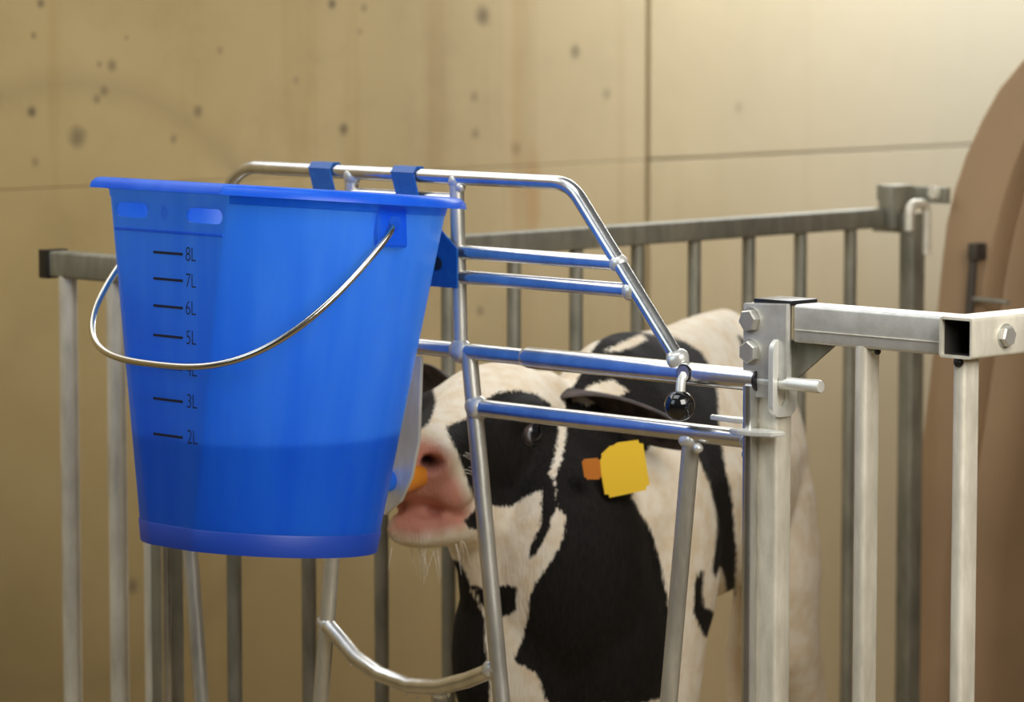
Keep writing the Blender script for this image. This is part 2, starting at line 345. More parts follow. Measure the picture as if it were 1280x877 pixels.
# teat guard plate welded in the feeding opening, lower right edge rounded
pl = [(-.560, 0, .880), (-.424, 0, .880), (-.428, 0, .80), (-.438, 0, .765), (-.452, 0, .742), (-.475, 0, .726), (-.53, 0, .722), (-.560, 0, .76)]
prism('teat_plate', pl, (0, -.0035, 0), M_ROD, gate, .0006)
# latch pin with black ball knob
pin = tube('latch_pin', [(-.02, 0, .889), (.055, 0, .889), (.0565, 0, .889)], [.0056, .0056, .0048], M_ROD, gate, 20)
tube('sleeve_lip', [(-.012, 0, .889), (-.0095, 0, .889)], .0099, M_BLACK, gate, 24)
tube('pin_slot', [(-.089, -.0085, .890), (-.089, -.0101, .890)], .0082, M_BLACK, gate, 24); tube('pin_lug', [(-.089, -.0085, .890), (-.089, -.0108, .890)], .0070, M_TUBE, gate, 24)
tube('knob_stem', [(-.089, -.0085, .889), (-.089, -.013, .884), (-.089, -.0145, .870)], .0042, M_ROD, gate)
bm = bmesh.new(); bmesh.ops.create_uvsphere(bm, u_segments=32, v_segments=20, radius=.0132, matrix=Matrix.Translation((-.089, -.015, .8625))); bm_obj('knob', bm, M_BALL, gate)
# catch tongue of the gate (flat pointed prong)
prism('catch_tongue', [(-.062, -.004, .8525), (-.058, -.010, .8525), (-.03, -.014, .8525), (-.012, -.012, .8525), (-.012, .004, .8525), (-.035, -.001, .8525)], (0, 0, .004), M_ROD, gate, .0006)

M_WATER = simple('water', (1, 1, 1), .02, Transmission_Weight=1.0, IOR=1.33)[0]
for dx, dzz in ((-.463, .5625), (-.443, .5588), (-.428, .5582), (-.52, .578), (-.385, .5665)):
    bm = bmesh.new(); bmesh.ops.create_uvsphere(bm, u_segments=14, v_segments=10, radius=.0016, matrix=Matrix.Translation((dx, -.006, dzz)) @ Matrix.Diagonal((1, 1, 1.35, 1))); bm_obj('water_drop', bm, M_WATER, gate)
# ============================================================ RIGHT FRONT FRAME
G = M_GALV
fr = thing('pen_front_frame', 'bright galvanised front frame with post and bolted hinge plate right of the gate', 'fence', (.1, 0, 0))
def boxtube(name, p0, p1, w, h, mat, parent, wall=.0022, r=.003, ref=None, open_end=False):
    """square tube, optionally with a real opening at p0"""
    p0 = Vector(p0); p1 = Vector(p1); bm = bmesh.new()
    if not open_end: add_tube(bm, [p0, p1], 0, prof=rsq(h, w, r), ref=ref)
    else:
        T = (p1-p0).normalized(); up = Vector(ref) if ref else Vector((0, 0, 1)); Nn = (up-T*up.dot(T)).normalized(); B = T.cross(Nn)
        po = rsq(h, w, r); pi_ = rsq(h-2*wall, w-2*wall, max(r-wall, .0012)); V = []
        for P, pr in ((p0, po), (p1, po), (p0, pi_), (p0+T*.004, pi_)):
            V.append([bm.verts.new(P+Nn*a+B*b) for a, b in pr])
        m = len(po)
        for k in range(m):
            j = (k+1) % m
            bm.faces.new((V[0][k], V[0][j], V[1][j], V[1][k])); bm.faces.new((V[0][j], V[0][k], V[2][k], V[2][j])); bm.faces.new((V[2][j], V[2][k], V[3][k], V[3][j]))
        bm.faces.new(V[1])
        bi = bmesh.new(); A_ = [bi.verts.new(p0+T*.004+Nn*a+B*b) for a, b in pi_]; B_ = [bi.verts.new(p1+Nn*a+B*b) for a, b in pi_]
        for k in range(m): bi.faces.new((A_[k], A_[(k+1) % m], B_[(k+1) % m], B_[k]))
        bi.faces.new(B_); bm_obj('tube_inside', bi, M_DARK, parent)
    return bm_obj(name, bm, mat, parent)
boxtube('post', (-.007, .0105, .955), (-.007, .0105, 0), .030, .021, M_DULL, fr, ref=(0, 1, 0))
bm = add_box(bmesh.new(), (-.018, -.001, .9545), (.024, .034, .9590), .0015); bm_obj('end_cap', bm, M_BLACK, fr)
boxtube('top_rail', (.027, .016, .940), (.186, .016, .940), .032, .032, G, fr)
bm = bmesh.new(); add_box(bm, (.028, -.0008, .9345), (.184, .0004, .9352), 0); bm_obj('seam', bm, M_DULL, fr)
# hinge plate with two hex bolts
prism('mounting_plate', [(-.026, 0, .9545), (.023, 0, .9565), (.023, 0, .895), (.004, 0, .875), (-.022, 0, .875), (-.026, 0, .885)], (0, -.005, 0), G, fr, .0008)
bolt((-.0165, -.005, .9405), (0, -1, 0), .0098, .0065, M_BOLT, fr, .15); bolt((-.0165, -.005, .9135), (0, -1, 0), .0098, .0065, M_BOLT, fr, .5)
# gusset plate under the rail
prism('gusset', [(.009, .012, .924), (.062, .012, .924), (.009, .012, .884)], (0, .003, 0), M_OLD, fr)
# keeper plate the pin slides through: upright rounded plate with a slot
def rr_loop(y0, y1, z0, z1, r, x, n=6):
    out = []
    for cy, cz, s in ((y1-r, z1-r, 0), (y0+r, z1-r, 1), (y0+r, z0+r, 2), (y1-r, z0+r, 3)):
        for k in range(n+1):
            t = math.pi/2*(s+k/n); out.append((x, cy+r*math.cos(t), cz+r*math.sin(t)))
    return out
def slotted(x, t, y0, y1, z0, z1, r, sy0, sy1, sz0, sz1, sr):
    bm = bmesh.new(); A = rr_loop(y0, y1, z0, z1, r, x); B = rr_loop(sy0, sy1, sz0, sz1, sr, x)
    L = [[bm.verts.new(p) for p in A], [bm.verts.new(p) for p in B], [bm.verts.new((x+t, p[1], p[2])) for p in A], [bm.verts.new((x+t, p[1], p[2])) for p in B]]
    m = len(A)
    for k in range(m):
        j = (k+1) % m
        for a, b in ((0, 1), (2, 3), (0, 2), (1, 3)): bm.faces.new((L[a][k], L[a][j], L[b][j], L[b][k]))
    bmesh.ops.bevel(bm, geom=[e for e in bm.edges if abs(e.calc_face_angle(0)) > 1.2], offset=.0008, segments=2, affect='EDGES'); return bm
bm_obj('keeper_plate', slotted(.0090, .005, -.012, .0195, .8600, .9265, .0105, -.0060, .0095, .868, .898, .0072), M_ROD, fr)
prism('catch_lip', [(-.026, -.022, .8445), (-.018, -.027, .8445), (.002, -.026, .8445), (.018, -.017, .8445), (.022, -.004, .8445), (-.004, -.002, .8445)], (0, 0, .0045), M_ROD, fr, .0008)
bm_obj('bar', add_tube(bmesh.new(), [(.098, .010, .925), (.098, .010, .05)], 0, ref=(0, 1, 0), prof=rsq(.021, .0125, .0042, 5)), M_DULL, fr)
weld((.097, .012, .923), .0085, fr, G, (1.3, 1, .5)); weld((.188, .010, .94), .004, fr, G, (1, 1, 4)); weld((.187, .001, .955), .003, fr, G, (1.6, 1, .8)); weld((.187, .0, .925), .003, fr, G, (1.6, 1, .8))
bm = bmesh.new(); bmesh.ops.create_uvsphere(bm, u_segments=12, v_segments=8, radius=.003, matrix=Matrix.Translation((.111, .007, .922))); bm_obj('drain_hole', bm, M_BLACK, fr)
boxtube('bottom_rail', (.027, .016, .07), (.186, .016, .07), .032, .032, G, fr)

# ============================================================ RIGHT SIDE PANEL
rs = thing('pen_side_panel', 'right side pen panel whose square top rail ends open at the corner', 'fence', (.207, .5, 0))
boxtube('top_rail', (.207, -.013, .941), (.207, 1.15, .941), .033, .033, M_DULL, rs, open_end=True)
bm_obj('bar', add_tube(bmesh.new(), [(.2055, .0035, .926), (.2055, .0035, .05)], 0, ref=(0, 1, 0), prof=rsq(.022, .0125, .0042, 5)), M_DULL, rs)
for k in range(1, 12): tube('bar', [(.207, .003+k*.098, .928), (.207, .003+k*.098, .05)], .0085, M_DULL, rs, 14)
boxtube('bottom_rail', (.207, -.013, .05), (.207, 1.15, .05), .033, .033, M_DULL, rs, open_end=True)
bolt((.2235, .030, .941), (1, 0, 0), .0088, .006, M_BOLT, rs, .2)
bm = bmesh.new(); bmesh.ops.create_uvsphere(bm, u_segments=12, v_segments=8, radius=.0045, matrix=Matrix.Translation((.206, -.007, .921))); bm_obj('drain_hole', bm, M_BLACK, rs)

# ============================================================ LEFT SIDE PANEL (behind the bucket and calf)
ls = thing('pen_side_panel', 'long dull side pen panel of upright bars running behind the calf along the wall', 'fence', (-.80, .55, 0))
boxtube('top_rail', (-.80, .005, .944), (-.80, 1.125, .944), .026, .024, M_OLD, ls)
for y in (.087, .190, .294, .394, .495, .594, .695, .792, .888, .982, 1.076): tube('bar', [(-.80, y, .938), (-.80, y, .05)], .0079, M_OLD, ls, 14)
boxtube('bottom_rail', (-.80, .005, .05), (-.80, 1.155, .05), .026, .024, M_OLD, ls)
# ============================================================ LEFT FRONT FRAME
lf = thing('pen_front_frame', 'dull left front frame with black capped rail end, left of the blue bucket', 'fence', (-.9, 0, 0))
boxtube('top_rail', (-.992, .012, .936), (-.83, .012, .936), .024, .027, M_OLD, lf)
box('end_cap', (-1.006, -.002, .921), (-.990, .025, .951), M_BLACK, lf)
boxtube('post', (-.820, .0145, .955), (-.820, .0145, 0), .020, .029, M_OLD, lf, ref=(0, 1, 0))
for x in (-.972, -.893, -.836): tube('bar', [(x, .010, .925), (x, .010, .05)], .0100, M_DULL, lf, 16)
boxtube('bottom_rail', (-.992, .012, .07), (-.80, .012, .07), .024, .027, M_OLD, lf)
# ============================================================ REAR: post, bracket and rail to the hutch
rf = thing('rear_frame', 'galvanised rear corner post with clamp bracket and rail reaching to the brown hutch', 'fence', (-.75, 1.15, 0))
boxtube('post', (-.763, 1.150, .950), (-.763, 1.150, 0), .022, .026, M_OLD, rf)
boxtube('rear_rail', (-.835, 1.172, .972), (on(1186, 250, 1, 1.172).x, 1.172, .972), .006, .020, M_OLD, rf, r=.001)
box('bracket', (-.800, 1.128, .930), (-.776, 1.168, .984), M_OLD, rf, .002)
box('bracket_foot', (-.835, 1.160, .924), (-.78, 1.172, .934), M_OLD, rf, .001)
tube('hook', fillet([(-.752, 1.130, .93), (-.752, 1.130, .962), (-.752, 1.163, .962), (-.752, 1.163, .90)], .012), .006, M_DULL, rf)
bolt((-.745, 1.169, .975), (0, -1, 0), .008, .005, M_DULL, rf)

# ============================================================ HUTCH
hy = 1.19
hut = thing('calf_hutch', 'brown rounded plastic calf hutch with open front behind the right corner of the pen', 'hutch', (0, hy, 0))
outer = [(1280, 72), (1262, 90), (1240, 120), (1215, 170), (1195, 220), (1181, 280), (1173, 350), (1163, 450), (1150, 560), (1140, 700), (1130, 877)]
inner = [(1280, 185), (1262, 232), (1248, 285), (1236, 345), (1226, 420), (1212, 520), (1196, 620), (1181, 710), (1168, 877)]
O = [on(x, y, 1, hy) for x, y in outer]; I = [on(x, y, 1, hy) for x, y in inner]
xc = .02
def full(P, top_z):
    a = [(p.x, p.z) for p in P]                    # from the top down on the left
    x0, z0 = a[0]; x1, z1 = a[-1]
    dx = (a[-1][0]-a[-3][0])/(a[-1][1]-a[-3][1])
    a.append((x1+dx*(0-z1), 0.0))
    cap = []; m = (a[0][1]-a[1][1])/(a[0][0]-a[1][0]); px_ = x0+(top_z-z0)/m
    for k in range(1, 17):                          # tangent continuous arc from the last measured point to the crown
        t = k/16; cap.append(((1-t)**2*x0+2*t*(1-t)*px_+t*t*xc, (1-t)**2*z0+2*t*(1-t)*top_z+t*t*top_z))
    left = a[::-1]+cap
    return left+[(2*xc-x, z) for x, z in left[::-1][1:]]
def resamp(P, n):
    P = [Vector((x, 0, z)) for x, z in P]; L = [0]
    for i in range(1, len(P)): L.append(L[-1]+(P[i]-P[i-1]).length)
    out = []
    for k in range(n):
        s = L[-1]*k/(n-1); i = max(j for j in range(len(L)) if L[j] <= s+1e-9); i = min(i, len(P)-2)
        out.append(P[i].lerp(P[i+1], (s-L[i])/(L[i+1]-L[i])))
    return out
fo = resamp(full(O, 1.36), 81); fi = resamp(full(I, 1.27), 81)
bm = bmesh.new()
def ring(P, y, sc=1.0): return [bm.verts.new((xc+(p.x-xc)*sc, y, p.z*(sc if sc > .98 else sc))) for p in P]
rings = [ring(fo, hy), ring(fi, hy), ring(fi, hy+.02)] 
fl = bmesh.new()
# flange (front rim face) as its own part
def grid(bm, rows):
    for a, b in zip(rows, rows[1:]):
        for k in range(len(a)-1): bm.faces.new((a[k], a[k+1], b[k+1], b[k]))
bm.free()
bm = bmesh.new(); rows = [ring(fo, hy+.03), ring(fo, hy+.004), ring([p.lerp(q, .06) for p, q in zip(fo, fi)], hy), ring([p.lerp(q, .94) for p, q in zip(fo, fi)], hy), ring(fi, hy+.008), ring(fi, hy+.03)]; grid(bm, rows)
bm_obj('front_flange', bm, M_HUTCH, hut)
bm = bmesh.new(); rows = [ring(fi, hy+.03)]
for k in range(1, 15): rows.append(ring(fi, hy+.03+k*.09, 1-.0*k))
rows.append(ring(fi, hy+1.33, .93)); rows.append(ring(fi, hy+1.36, .5)); rows.append(ring(fi, hy+1.365, .02)); grid(bm, rows); o = bm_obj('shell', bm, M_HUTCH, hut)
sm = o.modifiers.new('thickness', 'SOLIDIFY'); sm.thickness = .006
p1 = on(1218, 306, 1, hy-.012); p2 = on(1212, 392, 1, hy-.012)
tube('fastening_rod', [p1, p2+(p2-p1)*.3], .0055, M_STEEL, hut)
q = on(1219, 312, 1, hy-.014); box('rod_clip', (q.x-.007, hy-.020, q.z-.012), (q.x+.007, hy, q.z+.008), M_STEEL, hut)
q = on(1225, 374, 1, hy-.014); tube('rod_tie', [(q.x-.015, hy-.012, q.z), (q.x+.04, hy-.010, q.z-.002)], .003, M_OLD, hut)

# ============================================================ BUCKET
BC = Vector((-.4305, -.172, 1.0375)); TILT = math.radians(-4.8); H = .3145
MB = Matrix.Translation(BC) @ Matrix.Rotation(TILT, 4, 'X')
def brad(t): return .1050+(.1505-.1050)*t      # t 0 bottom .. 1 rim
def bd(t): return brad(t)*(.995 if t < 0 else (.965-.112*min(1, t*1.05)))
def bpt(th, t, inset=0, dz=0):
    R = brad(t)-inset; d = bd(t)-inset; x = R*math.cos(th); y = R*math.sin(th)
    if y < -d:
        xm = math.sqrt(max(R*R-d*d, 0)); k = 9.0
        y = -d
    return Vector((x, y, -H*(1-t)+dz))
bucket = bpy.data.objects.new('milk_bucket', None); COL.objects.link(bucket); bucket.matrix_world = MB; bucket.empty_display_size = .1
tag(bucket, 'translucent blue plastic feeding bucket with litre marks and wire handle, hung on the gate', 'bucket')
def local_obj(name, bm, mat, smooth=True, angle=38, parent=None):
    bmesh.ops.recalc_face_normals(bm, faces=bm.faces[:]); me = bpy.data.meshes.new(name); bm.to_mesh(me); bm.free()
    if smooth: me.set_sharp_from_angle(angle=math.radians(angle))
    if mat: me.materials.append(mat)
    for p in me.polygons: p.use_smooth = smooth
    o = bpy.data.objects.new(name, me); COL.objects.link(o); o.parent = parent or bucket; return o
NT = 288; NV = 64
ths = [2*math.pi*k/NT for k in range(NT)]
bm = bmesh.new()
def bring(f): return [bm.verts.new(f(th)) for th in ths]
def close(a, b):
    for k in range(NT):
        j = (k+1) % NT; bm.faces.new((a[k], a[j], b[j], b[k]))
W = .0022
outer_r = [bring(lambda th, t=v/NV: bpt(th, t)) for v in range(NV+1)]
inner_r = [bring(lambda th, t=v/NV: bpt(th, t, W)) for v in range(NV, 3, -1)]
seq = outer_r
bot = bring(lambda th: bpt(th, 0, W)); upb = bring(lambda th: bpt(th, .045, W))
def flat_close(r, z):
    c = bm.verts.new((0, 0, z))
    for k in range(NT): bm.faces.new((r[k], r[(k+1) % NT], c))
for a, b in zip(outer_r, outer_r[1:]): close(a, b)
# connect rim outer->inner, inner down, floor, and the foot skirt underneath
close(outer_r[-1], inner_r[0])
for a, b in zip(inner_r, inner_r[1:]): close(a, b)
flat_close(inner_r[-1], -H*(1-.0625))
close(outer_r[0], bot); close(bot, upb); flat_close(upb, -H*(1-.045))
shell = local_obj('shell', bm, M_BUCKET, angle=30)
# holes cut in the front facet, plus the notch in the foot skirt
cut = bmesh.new()
def slot_cut(x0, x1, z, h):
    yy = -bd(1+z/H); n = 8; r = h/2; P = []
    for cxx, s in ((x1-r, -1), (x0+r, 1)):
        for k in range(n+1):
            t = -math.pi/2+math.pi*k/n + (0 if s == -1 else math.pi); P.append((cxx+r*math.cos(t), yy-.02, z+r*math.sin(t)))
    add_prism(cut, P, (0, .04, 0))
FW = math.sqrt(brad(.93)**2-bd(.93)**2)
slot_cut(-FW+.003, -FW+.048, -.0215, .0128); slot_cut(-FW+.100, FW-.004, -.0225, .0128); slot_cut(-FW+.0665, -FW+.0745, -.0215, .0105)
add_tube(cut, [(.125, -.004, -H-.001), (.08, -.003, -H-.001)], .0062, 16)
bmesh.ops.recalc_face_normals(cut, faces=cut.faces[:]); cme = bpy.data.meshes.new('cut'); cut.to_mesh(cme); cut.free(); co = bpy.data.objects.new('cut', cme); COL.objects.link(co); co.parent = bucket
bo = shell.modifiers.new('b', 'BOOLEAN'); bo.operation = 'DIFFERENCE'; bo.object = co; bo.solver = 'FAST'
bpy.context.view_layer.update(); dg = bpy.context.evaluated_depsgraph_get()
nm = bpy.data.meshes.new_from_object(shell.evaluated_get(dg)); shell.modifiers.clear(); shell.data = nm; bpy.data.objects.remove(co)
# rim flange: rolls out and down
bm = bmesh.new(); prof = [(-.0005, .0), (.002, .0042), (.0075, .0062), (.0125, .0052), (.0165, .0015), (.0178, -.0035), (.0166, -.0036), (.0152, .0002), (.0118, .0036), (.0074, .0044), (.003, .0024), (.0012, -.004), (-.0005, -.004)]
def ofs(th, o):
    p = bpt(th, 1.0); n = Vector((math.cos(th), math.sin(th), 0))
    if p.y <= -bd(1)+1e-6: n = Vector((p.x*1.2, -bd(1), 0)).normalized()
    return n
rr = [[bm.verts.new(bpt(th, 1.0)+ofs(th, 0)*a+Vector((0, 0, b))) for th in ths] for a, b in prof]
for i in range(len(rr)):
    a, b = rr[i], rr[(i+1) % len(rr)]; close(a, b)
local_obj('rim', bm, M_BUCKET, angle=50)
# ridges on the facet: line under the slots, and vertical drip ribs
bm = bmesh.new(); zf = -.0385; yy = -bd(1+zf/H)
add_box(bm, (-FW+.003, yy-.0012, zf-.0012), (FW-.002, yy+.0005, zf+.0012), .0005)
local_obj('facet_ridge', bm, M_BUCKET)
# outer rim band (thin step below the rim, curved side only)
bm = bmesh.new(); sel = [th for th in ths if -math.pi*.315 < (th if th < math.pi else th-2*math.pi) < math.pi*1.0]; sel = sorted([(th if th < math.pi*1.5 else th-2*math.pi) for th in ths if bpt(th, .97).y > -bd(.97)+1e-6])
rows = []
for (t, o_) in ((.965, -.0004), (.968, .0008), (1.0, .0010)):
    rows.append([bm.verts.new(bpt(th, t)+Vector((math.cos(th), math.sin(th), 0))*o_) for th in sel])
grid(bm, rows); local_obj('rim_band', bm, M_BUCKET)
# handle lugs on both sides
for s in (1, -1):
    bm = bmesh.new(); R0 = brad(.9); 
    bmesh.ops.create_cube(bm, size=1, matrix=Matrix.Translation((s*(R0+.0015), 0, -.0225)) @ Matrix.Rotation(s*-.144, 4, 'Y') @ Matrix.Diagonal((.0085, .034, .036, 1)))
    bmesh.ops.bevel(bm, geom=bm.edges[:], offset=.0015, segments=2, affect='EDGES'); o = local_obj('handle_lug', bm, M_BUCKET)
    bm = bmesh.new(); add_tube(bm, [(s*(R0+.004), 0, -.019), (s*(R0+.0085), 0, -.0195)], .0062, 20); local_obj('pivot_boss', bm, M_BUCKET)
# wire handle
pts = []; a_, b_ = .1575, .188; al = math.radians(49)+TILT*0
Rz = -.019
for k in range(0, 65):
    th = math.pi*k/64; c, s = math.cos(th), math.sin(th); x = a_*math.copysign(abs(c)**.66, c); d = b_*abs(s)**.66
    pts.append(Vector((x, -d*math.sin(al-TILT*-1), Rz-d*math.cos(al+TILT))))
pts = [Vector((.146, 0, Rz))]+pts+[Vector((-.146, 0, Rz))]
# even spacing then smooth
def resample3(P, n):
    L = [0]
    for i in range(1, len(P)): L.append(L[-1]+(P[i]-P[i-1]).length)
    out = []; j = 0
    for k in range(n):
        s = L[-1]*k/(n-1)
        while j < len(P)-2 and L[j+1] < s: j += 1
        out.append(P[j].lerp(P[j+1], (s-L[j])/max(L[j+1]-L[j], 1e-9)))
    return out
pts = resample3(pts, 90)
for _ in range(6): pts = [pts[0]]+[(pts[i-1]+pts[i]*2+pts[i+1])/4 for i in range(1, len(pts)-1)]+[pts[-1]]
bm = bmesh.new(); add_tube(bm, pts, .0031, 14); local_obj('wire_handle', bm, M_WIRE)
# graduations and numerals printed on the facet
MBI = MB.inverted()
n_w = (MB.to_3x3() @ Vector((0, -1, -.12))).normalized()
def on_facet(px, py):
    d = F_*4400+R_*(px-640)-U_*(py-438.5); o = MBI @ Vector(EYE); dl = MBI.to_3x3() @ d
    lo, hi = .5, 1.5
    for _ in range(50):
        m = (lo+hi)/2; p = o+dl*(m*3/ dl.length * 1.2); t = 1+p.z/H
        if p.y < -bd(t) : hi_ = False
        else: hi_ = True
        # marching towards the facet (y increases along the ray)
        if hi_: hi = m
        else: lo = m
    return p
slope = (bd(.9)-bd(.3))/(H*.6)
ang = math.atan(slope)
for L_, y0, tx in (('8L', 315, 232), ('7L', 348, 232), ('6L', 382, 232), ('5L', 419, 232.5), ('4L', 458.5, 233), ('3L', 498.5, 233.5), ('2L', 543, 234)):
    a = on_facet(192, y0); b = on_facet(228.5, y0+2.4)
    zc = (a.z+b.z)/2; t = 1+zc/H
    bm = bmesh.new(); h = .00105
    P = [Vector((a.x, 0, h)), Vector((b.x, 0, h)), Vector((b.x, 0, -h)), Vector((a.x, 0, -h))]
    P = [Vector((p.x, -bd(1+(zc+p.z)/H)-.0004, zc+p.z)) for p in P]; add_prism(bm, P, (0, .0008, 0)); local_obj('graduation_line', bm, M_MARK, smooth=False)
    cu = bpy.data.curves.new('t', 'FONT'); cu.body = L_; cu.size = .0178; cu.space_character = .95; cu.offset = -.00022
    to = bpy.data.objects.new('t', cu); COL.objects.link(to); bpy.context.view_layer.update()
    me = bpy.data.meshes.new_from_object(to.evaluated_get(bpy.context.evaluated_depsgraph_get())); bpy.data.objects.remove(to)
    c = on_facet(tx, y0+10.8)
    for v in me.vertices:
        x = c.x+v.co.x*.86; z = c.z+v.co.y; v.co = (x, -bd(1+z/H)-.0005, z)
    me.materials.append(M_MARK); o = bpy.data.objects.new('numeral', me); COL.objects.link(o); o.parent = bucket
# teat with its valve nut, on the back of the bucket, poking through the gate
tz = on(505, 606, 1, .01); tc_ = Vector((-.468, 0, .760))
bm = bmesh.new(); add_tube(bm, [MBI @ Vector(tc_+Vector((0, y, 0))) for y in (.0005, .003, .010, .022, .034, .042, .046)], [.0172, .0170, .0155, .013, .011, .008, .003], 28); local_obj('teat', bm, M_TEAT)
bm = bmesh.new(); add_tube(bm, [MBI @ Vector(tc_+Vector((0, y, 0))) for y in (-.094, -.088, -.086, -.0036)], [.016, .016, .0105, .0105], 24); local_obj('valve_stem', bm, M_BUCKET)
bm = bmesh.new(); rows = [[bm.verts.new(bpt(th, t)+Vector((math.cos(th), math.sin(th), 0))*o_) for th in ths] for t, o_ in ((.0, .0002), (.0, .0011), (.058, .0011), (.062, .0002))]
for r0, r1_ in zip(rows, rows[1:]): close(r0, r1_)
M_FOOT = simple('thick_bucket_plastic', (.006, .05, .40), .5)[0]; foot = local_obj('foot_ring', bm, M_FOOT)

# milk inside (thing of its own)
lev = on(355, 566, 1, -.29).z
bm = bmesh.new(); NT0 = NT
def milk_ring(f):
    out = []
    for th in ths:
        t = .2
        if f == 'top':
            for _ in range(6):
                p = bpt(th, t, W+.0006); zl = (lev-BC.z-p.y*math.sin(TILT))/math.cos(TILT); t = 1+zl/H
        else: t = f
        out.append(bm.verts.new(MB @ bpt(th, t, W+.0006)))
    return out
a = milk_ring(.0655); rows = [a]
tp = milk_ring('top')
for k in range(1, 6): 
    rows.append([bm.verts.new(x.co.lerp(y.co, k/6)) for x, y in zip(a, tp)])
rows.append(tp)
for r0, r1_ in zip(rows, rows[1:]): close(r0, r1_)
bm.faces.new(a[::-1]); bm.faces.new(tp)
milk = bm_obj('milk', bm, M_MILK); tag(milk, 'milk filling the bottom third of the blue bucket up to the 2L mark', 'milk')

# blue steel bucket holder hooked over the gate's top rail
hold = thing('bucket_holder', 'flat blue steel bucket holder hooked over the top rail, with two straps and a plate', 'holder', (-.49, -.01, 1.05))
for x in (-.558, -.443):
    P = [(x-.0165, -.0090, 1.051), (x+.0140, -.0090, 1.051), (x+.034, -.0125, 1.003), (x+.0035, -.0125, 1.003)]
    prism('strap', P, (0, .002, 0), M_BLUE, hold, .0004)
    prism('strap_hook', [(x-.0165, -.0070, 1.051), (x-.0165, -.003, 1.0548), (x-.0165, .003, 1.0548), (x-.0165, .0072, 1.050), (x-.0165, .0072, 1.044), (x-.0165, .0090, 1.044), (x-.0165, .0090, 1.051), (x-.0165, .004, 1.0566), (x-.0165, -.004, 1.0566), (x-.0165, -.0090, 1.051)], (.0305, 0, 0), M_BLUE, hold)
prism('back_plate', [(-.555, -.0125, 1.010), (-.40, -.0125, 1.010), (-.380, -.0125, .993), (-.367, -.0125, .984), (-.367, -.0125, .9475), (-.40, -.0125, .9475), (-.555, -.0125, .9475)], (0, .0025, 0), M_BLUE, hold, .0004)
bm = add_tube(bmesh.new(), [(-.3925, -.0128, .969), (-.3925, -.0138, .969)], .0062, 20); bm_obj('bolt_hole', bm, M_BLACK, hold)
# ============================================================ CALF
calf = thing('calf', 'black and white calf with pink muzzle and yellow ear tag, sucking at the blue bucket', 'calf', (-.42, .4, 0))
HO = Vector((-.481, .030, .763)); pit = .05; hyaw = Vector((math.sin(.32), -math.cos(.32), 0)).normalized()
hf = (hyaw*math.cos(pit)+Vector((0, 0, -math.sin(pit)))).normalized()      # towards the nose
hl = Vector((0, 0, 1)).cross(hyaw).normalized()                             # calf's left (towards the camera)
hu = hf.cross(hl).normalized()*1.0
if hu.z < 0: hu = -hu
def hp(s, l, u): return HO-hf*s+hl*l+hu*u        # head-local: s back from the nose, l left, u up
def add_loft(bm, secs, seg=28, egg=0):
    """secs: centre, side vector, up vector, down radius factor"""
    rings = []
    for c, sv, uv, dn in secs:
        ring = []
        for k in range(seg):
            t = 2*math.pi*k/seg; ct, st = math.cos(t), math.sin(t); e = .88
            ct = math.copysign(abs(ct)**e, ct); st = math.copysign(abs(st)**e, st)
            ring.append(bm.verts.new(c+sv*ct*(1-egg*max(st, 0))+uv*st*(1 if st > 0 else dn)))
        rings.append(ring)
    for a, b in zip(rings, rings[1:]):
        for k in range(seg): bm.faces.new((a[k], a[(k+1) % seg], b[(k+1) % seg], b[k]))
    bm.faces.new(rings[0][::-1]); bm.faces.new(rings[-1]); return rings
bm = bmesh.new()
# skull and upper muzzle:   s, centre up, half width, up radius, down factor
HS = [(-.004, .004, .020, .018, 1), (.004, .004, .034, .030, 1), (.018, .004, .041, .036, 1), (.040, .004, .0425, .038, 1), (.070, .006, .0405, .041, 1.0), (.100, .008, .046, .046, 1.1), (.130, .008, .058, .056, 1.2),
      (.155, .008, .066, .064, 1.25), (.185, .006, .071, .071, 1.25), (.215, .004, .070, .072, 1.2), (.240, -.002, .064, .066, 1.15), (.262, -.010, .050, .052, 1.2), (.278, -.02, .03, .034, 1.2)]
add_loft(bm, [(hp(s, 0, c), hl*w_, hu*u_, d_) for s, c, w_, u_, d_ in HS])
# lower jaw
JS = [(-.004, -.060, .014, .008, 1), (.000, -.059, .024, .014, 1), (.014, -.058, .030, .018, 1), (.035, -.059, .034, .021, 1), (.065, -.058, .037, .026, 1), (.100, -.057, .043, .035, 1), (.135, -.055, .050, .044, 1.05), (.17, -.050, .054, .050, 1.05), (.205, -.043, .054, .05, 1.1), (.235, -.035, .045, .045, 1.1)]
add_loft(bm, [(hp(s, 0, c), hl*w_, hu*u_, d_) for s, c, w_, u_, d_ in JS])
# cheeks, brow ridges and nostril wings
def ell(c, a, b, d, M=None):
    m = Matrix.Translation(c) @ (M or Matrix.Identity(4)) @ Matrix.Diagonal((a, b, d, 1)); bmesh.ops.create_icosphere(bm, subdivisions=3, radius=1, matrix=m)
HM = Matrix((( -hf.x, hl.x, hu.x, 0), (-hf.y, hl.y, hu.y, 0), (-hf.z, hl.z, hu.z, 0), (0, 0, 0, 1)))
for s in (1, -1):
    ell(hp(.150, s*.052, .036), .036, .017, .018, HM); ell(hp(.185, s*.050, -.045), .055, .022, .05, HM)
    ell(hp(.016, s*.030, .012), .020, .014, .020, HM); ell(hp(.045, s*.030, -.022), .036, .016, .020, HM)
    ell(hp(.232, s*.036, .045), .022, .022, .022, HM)
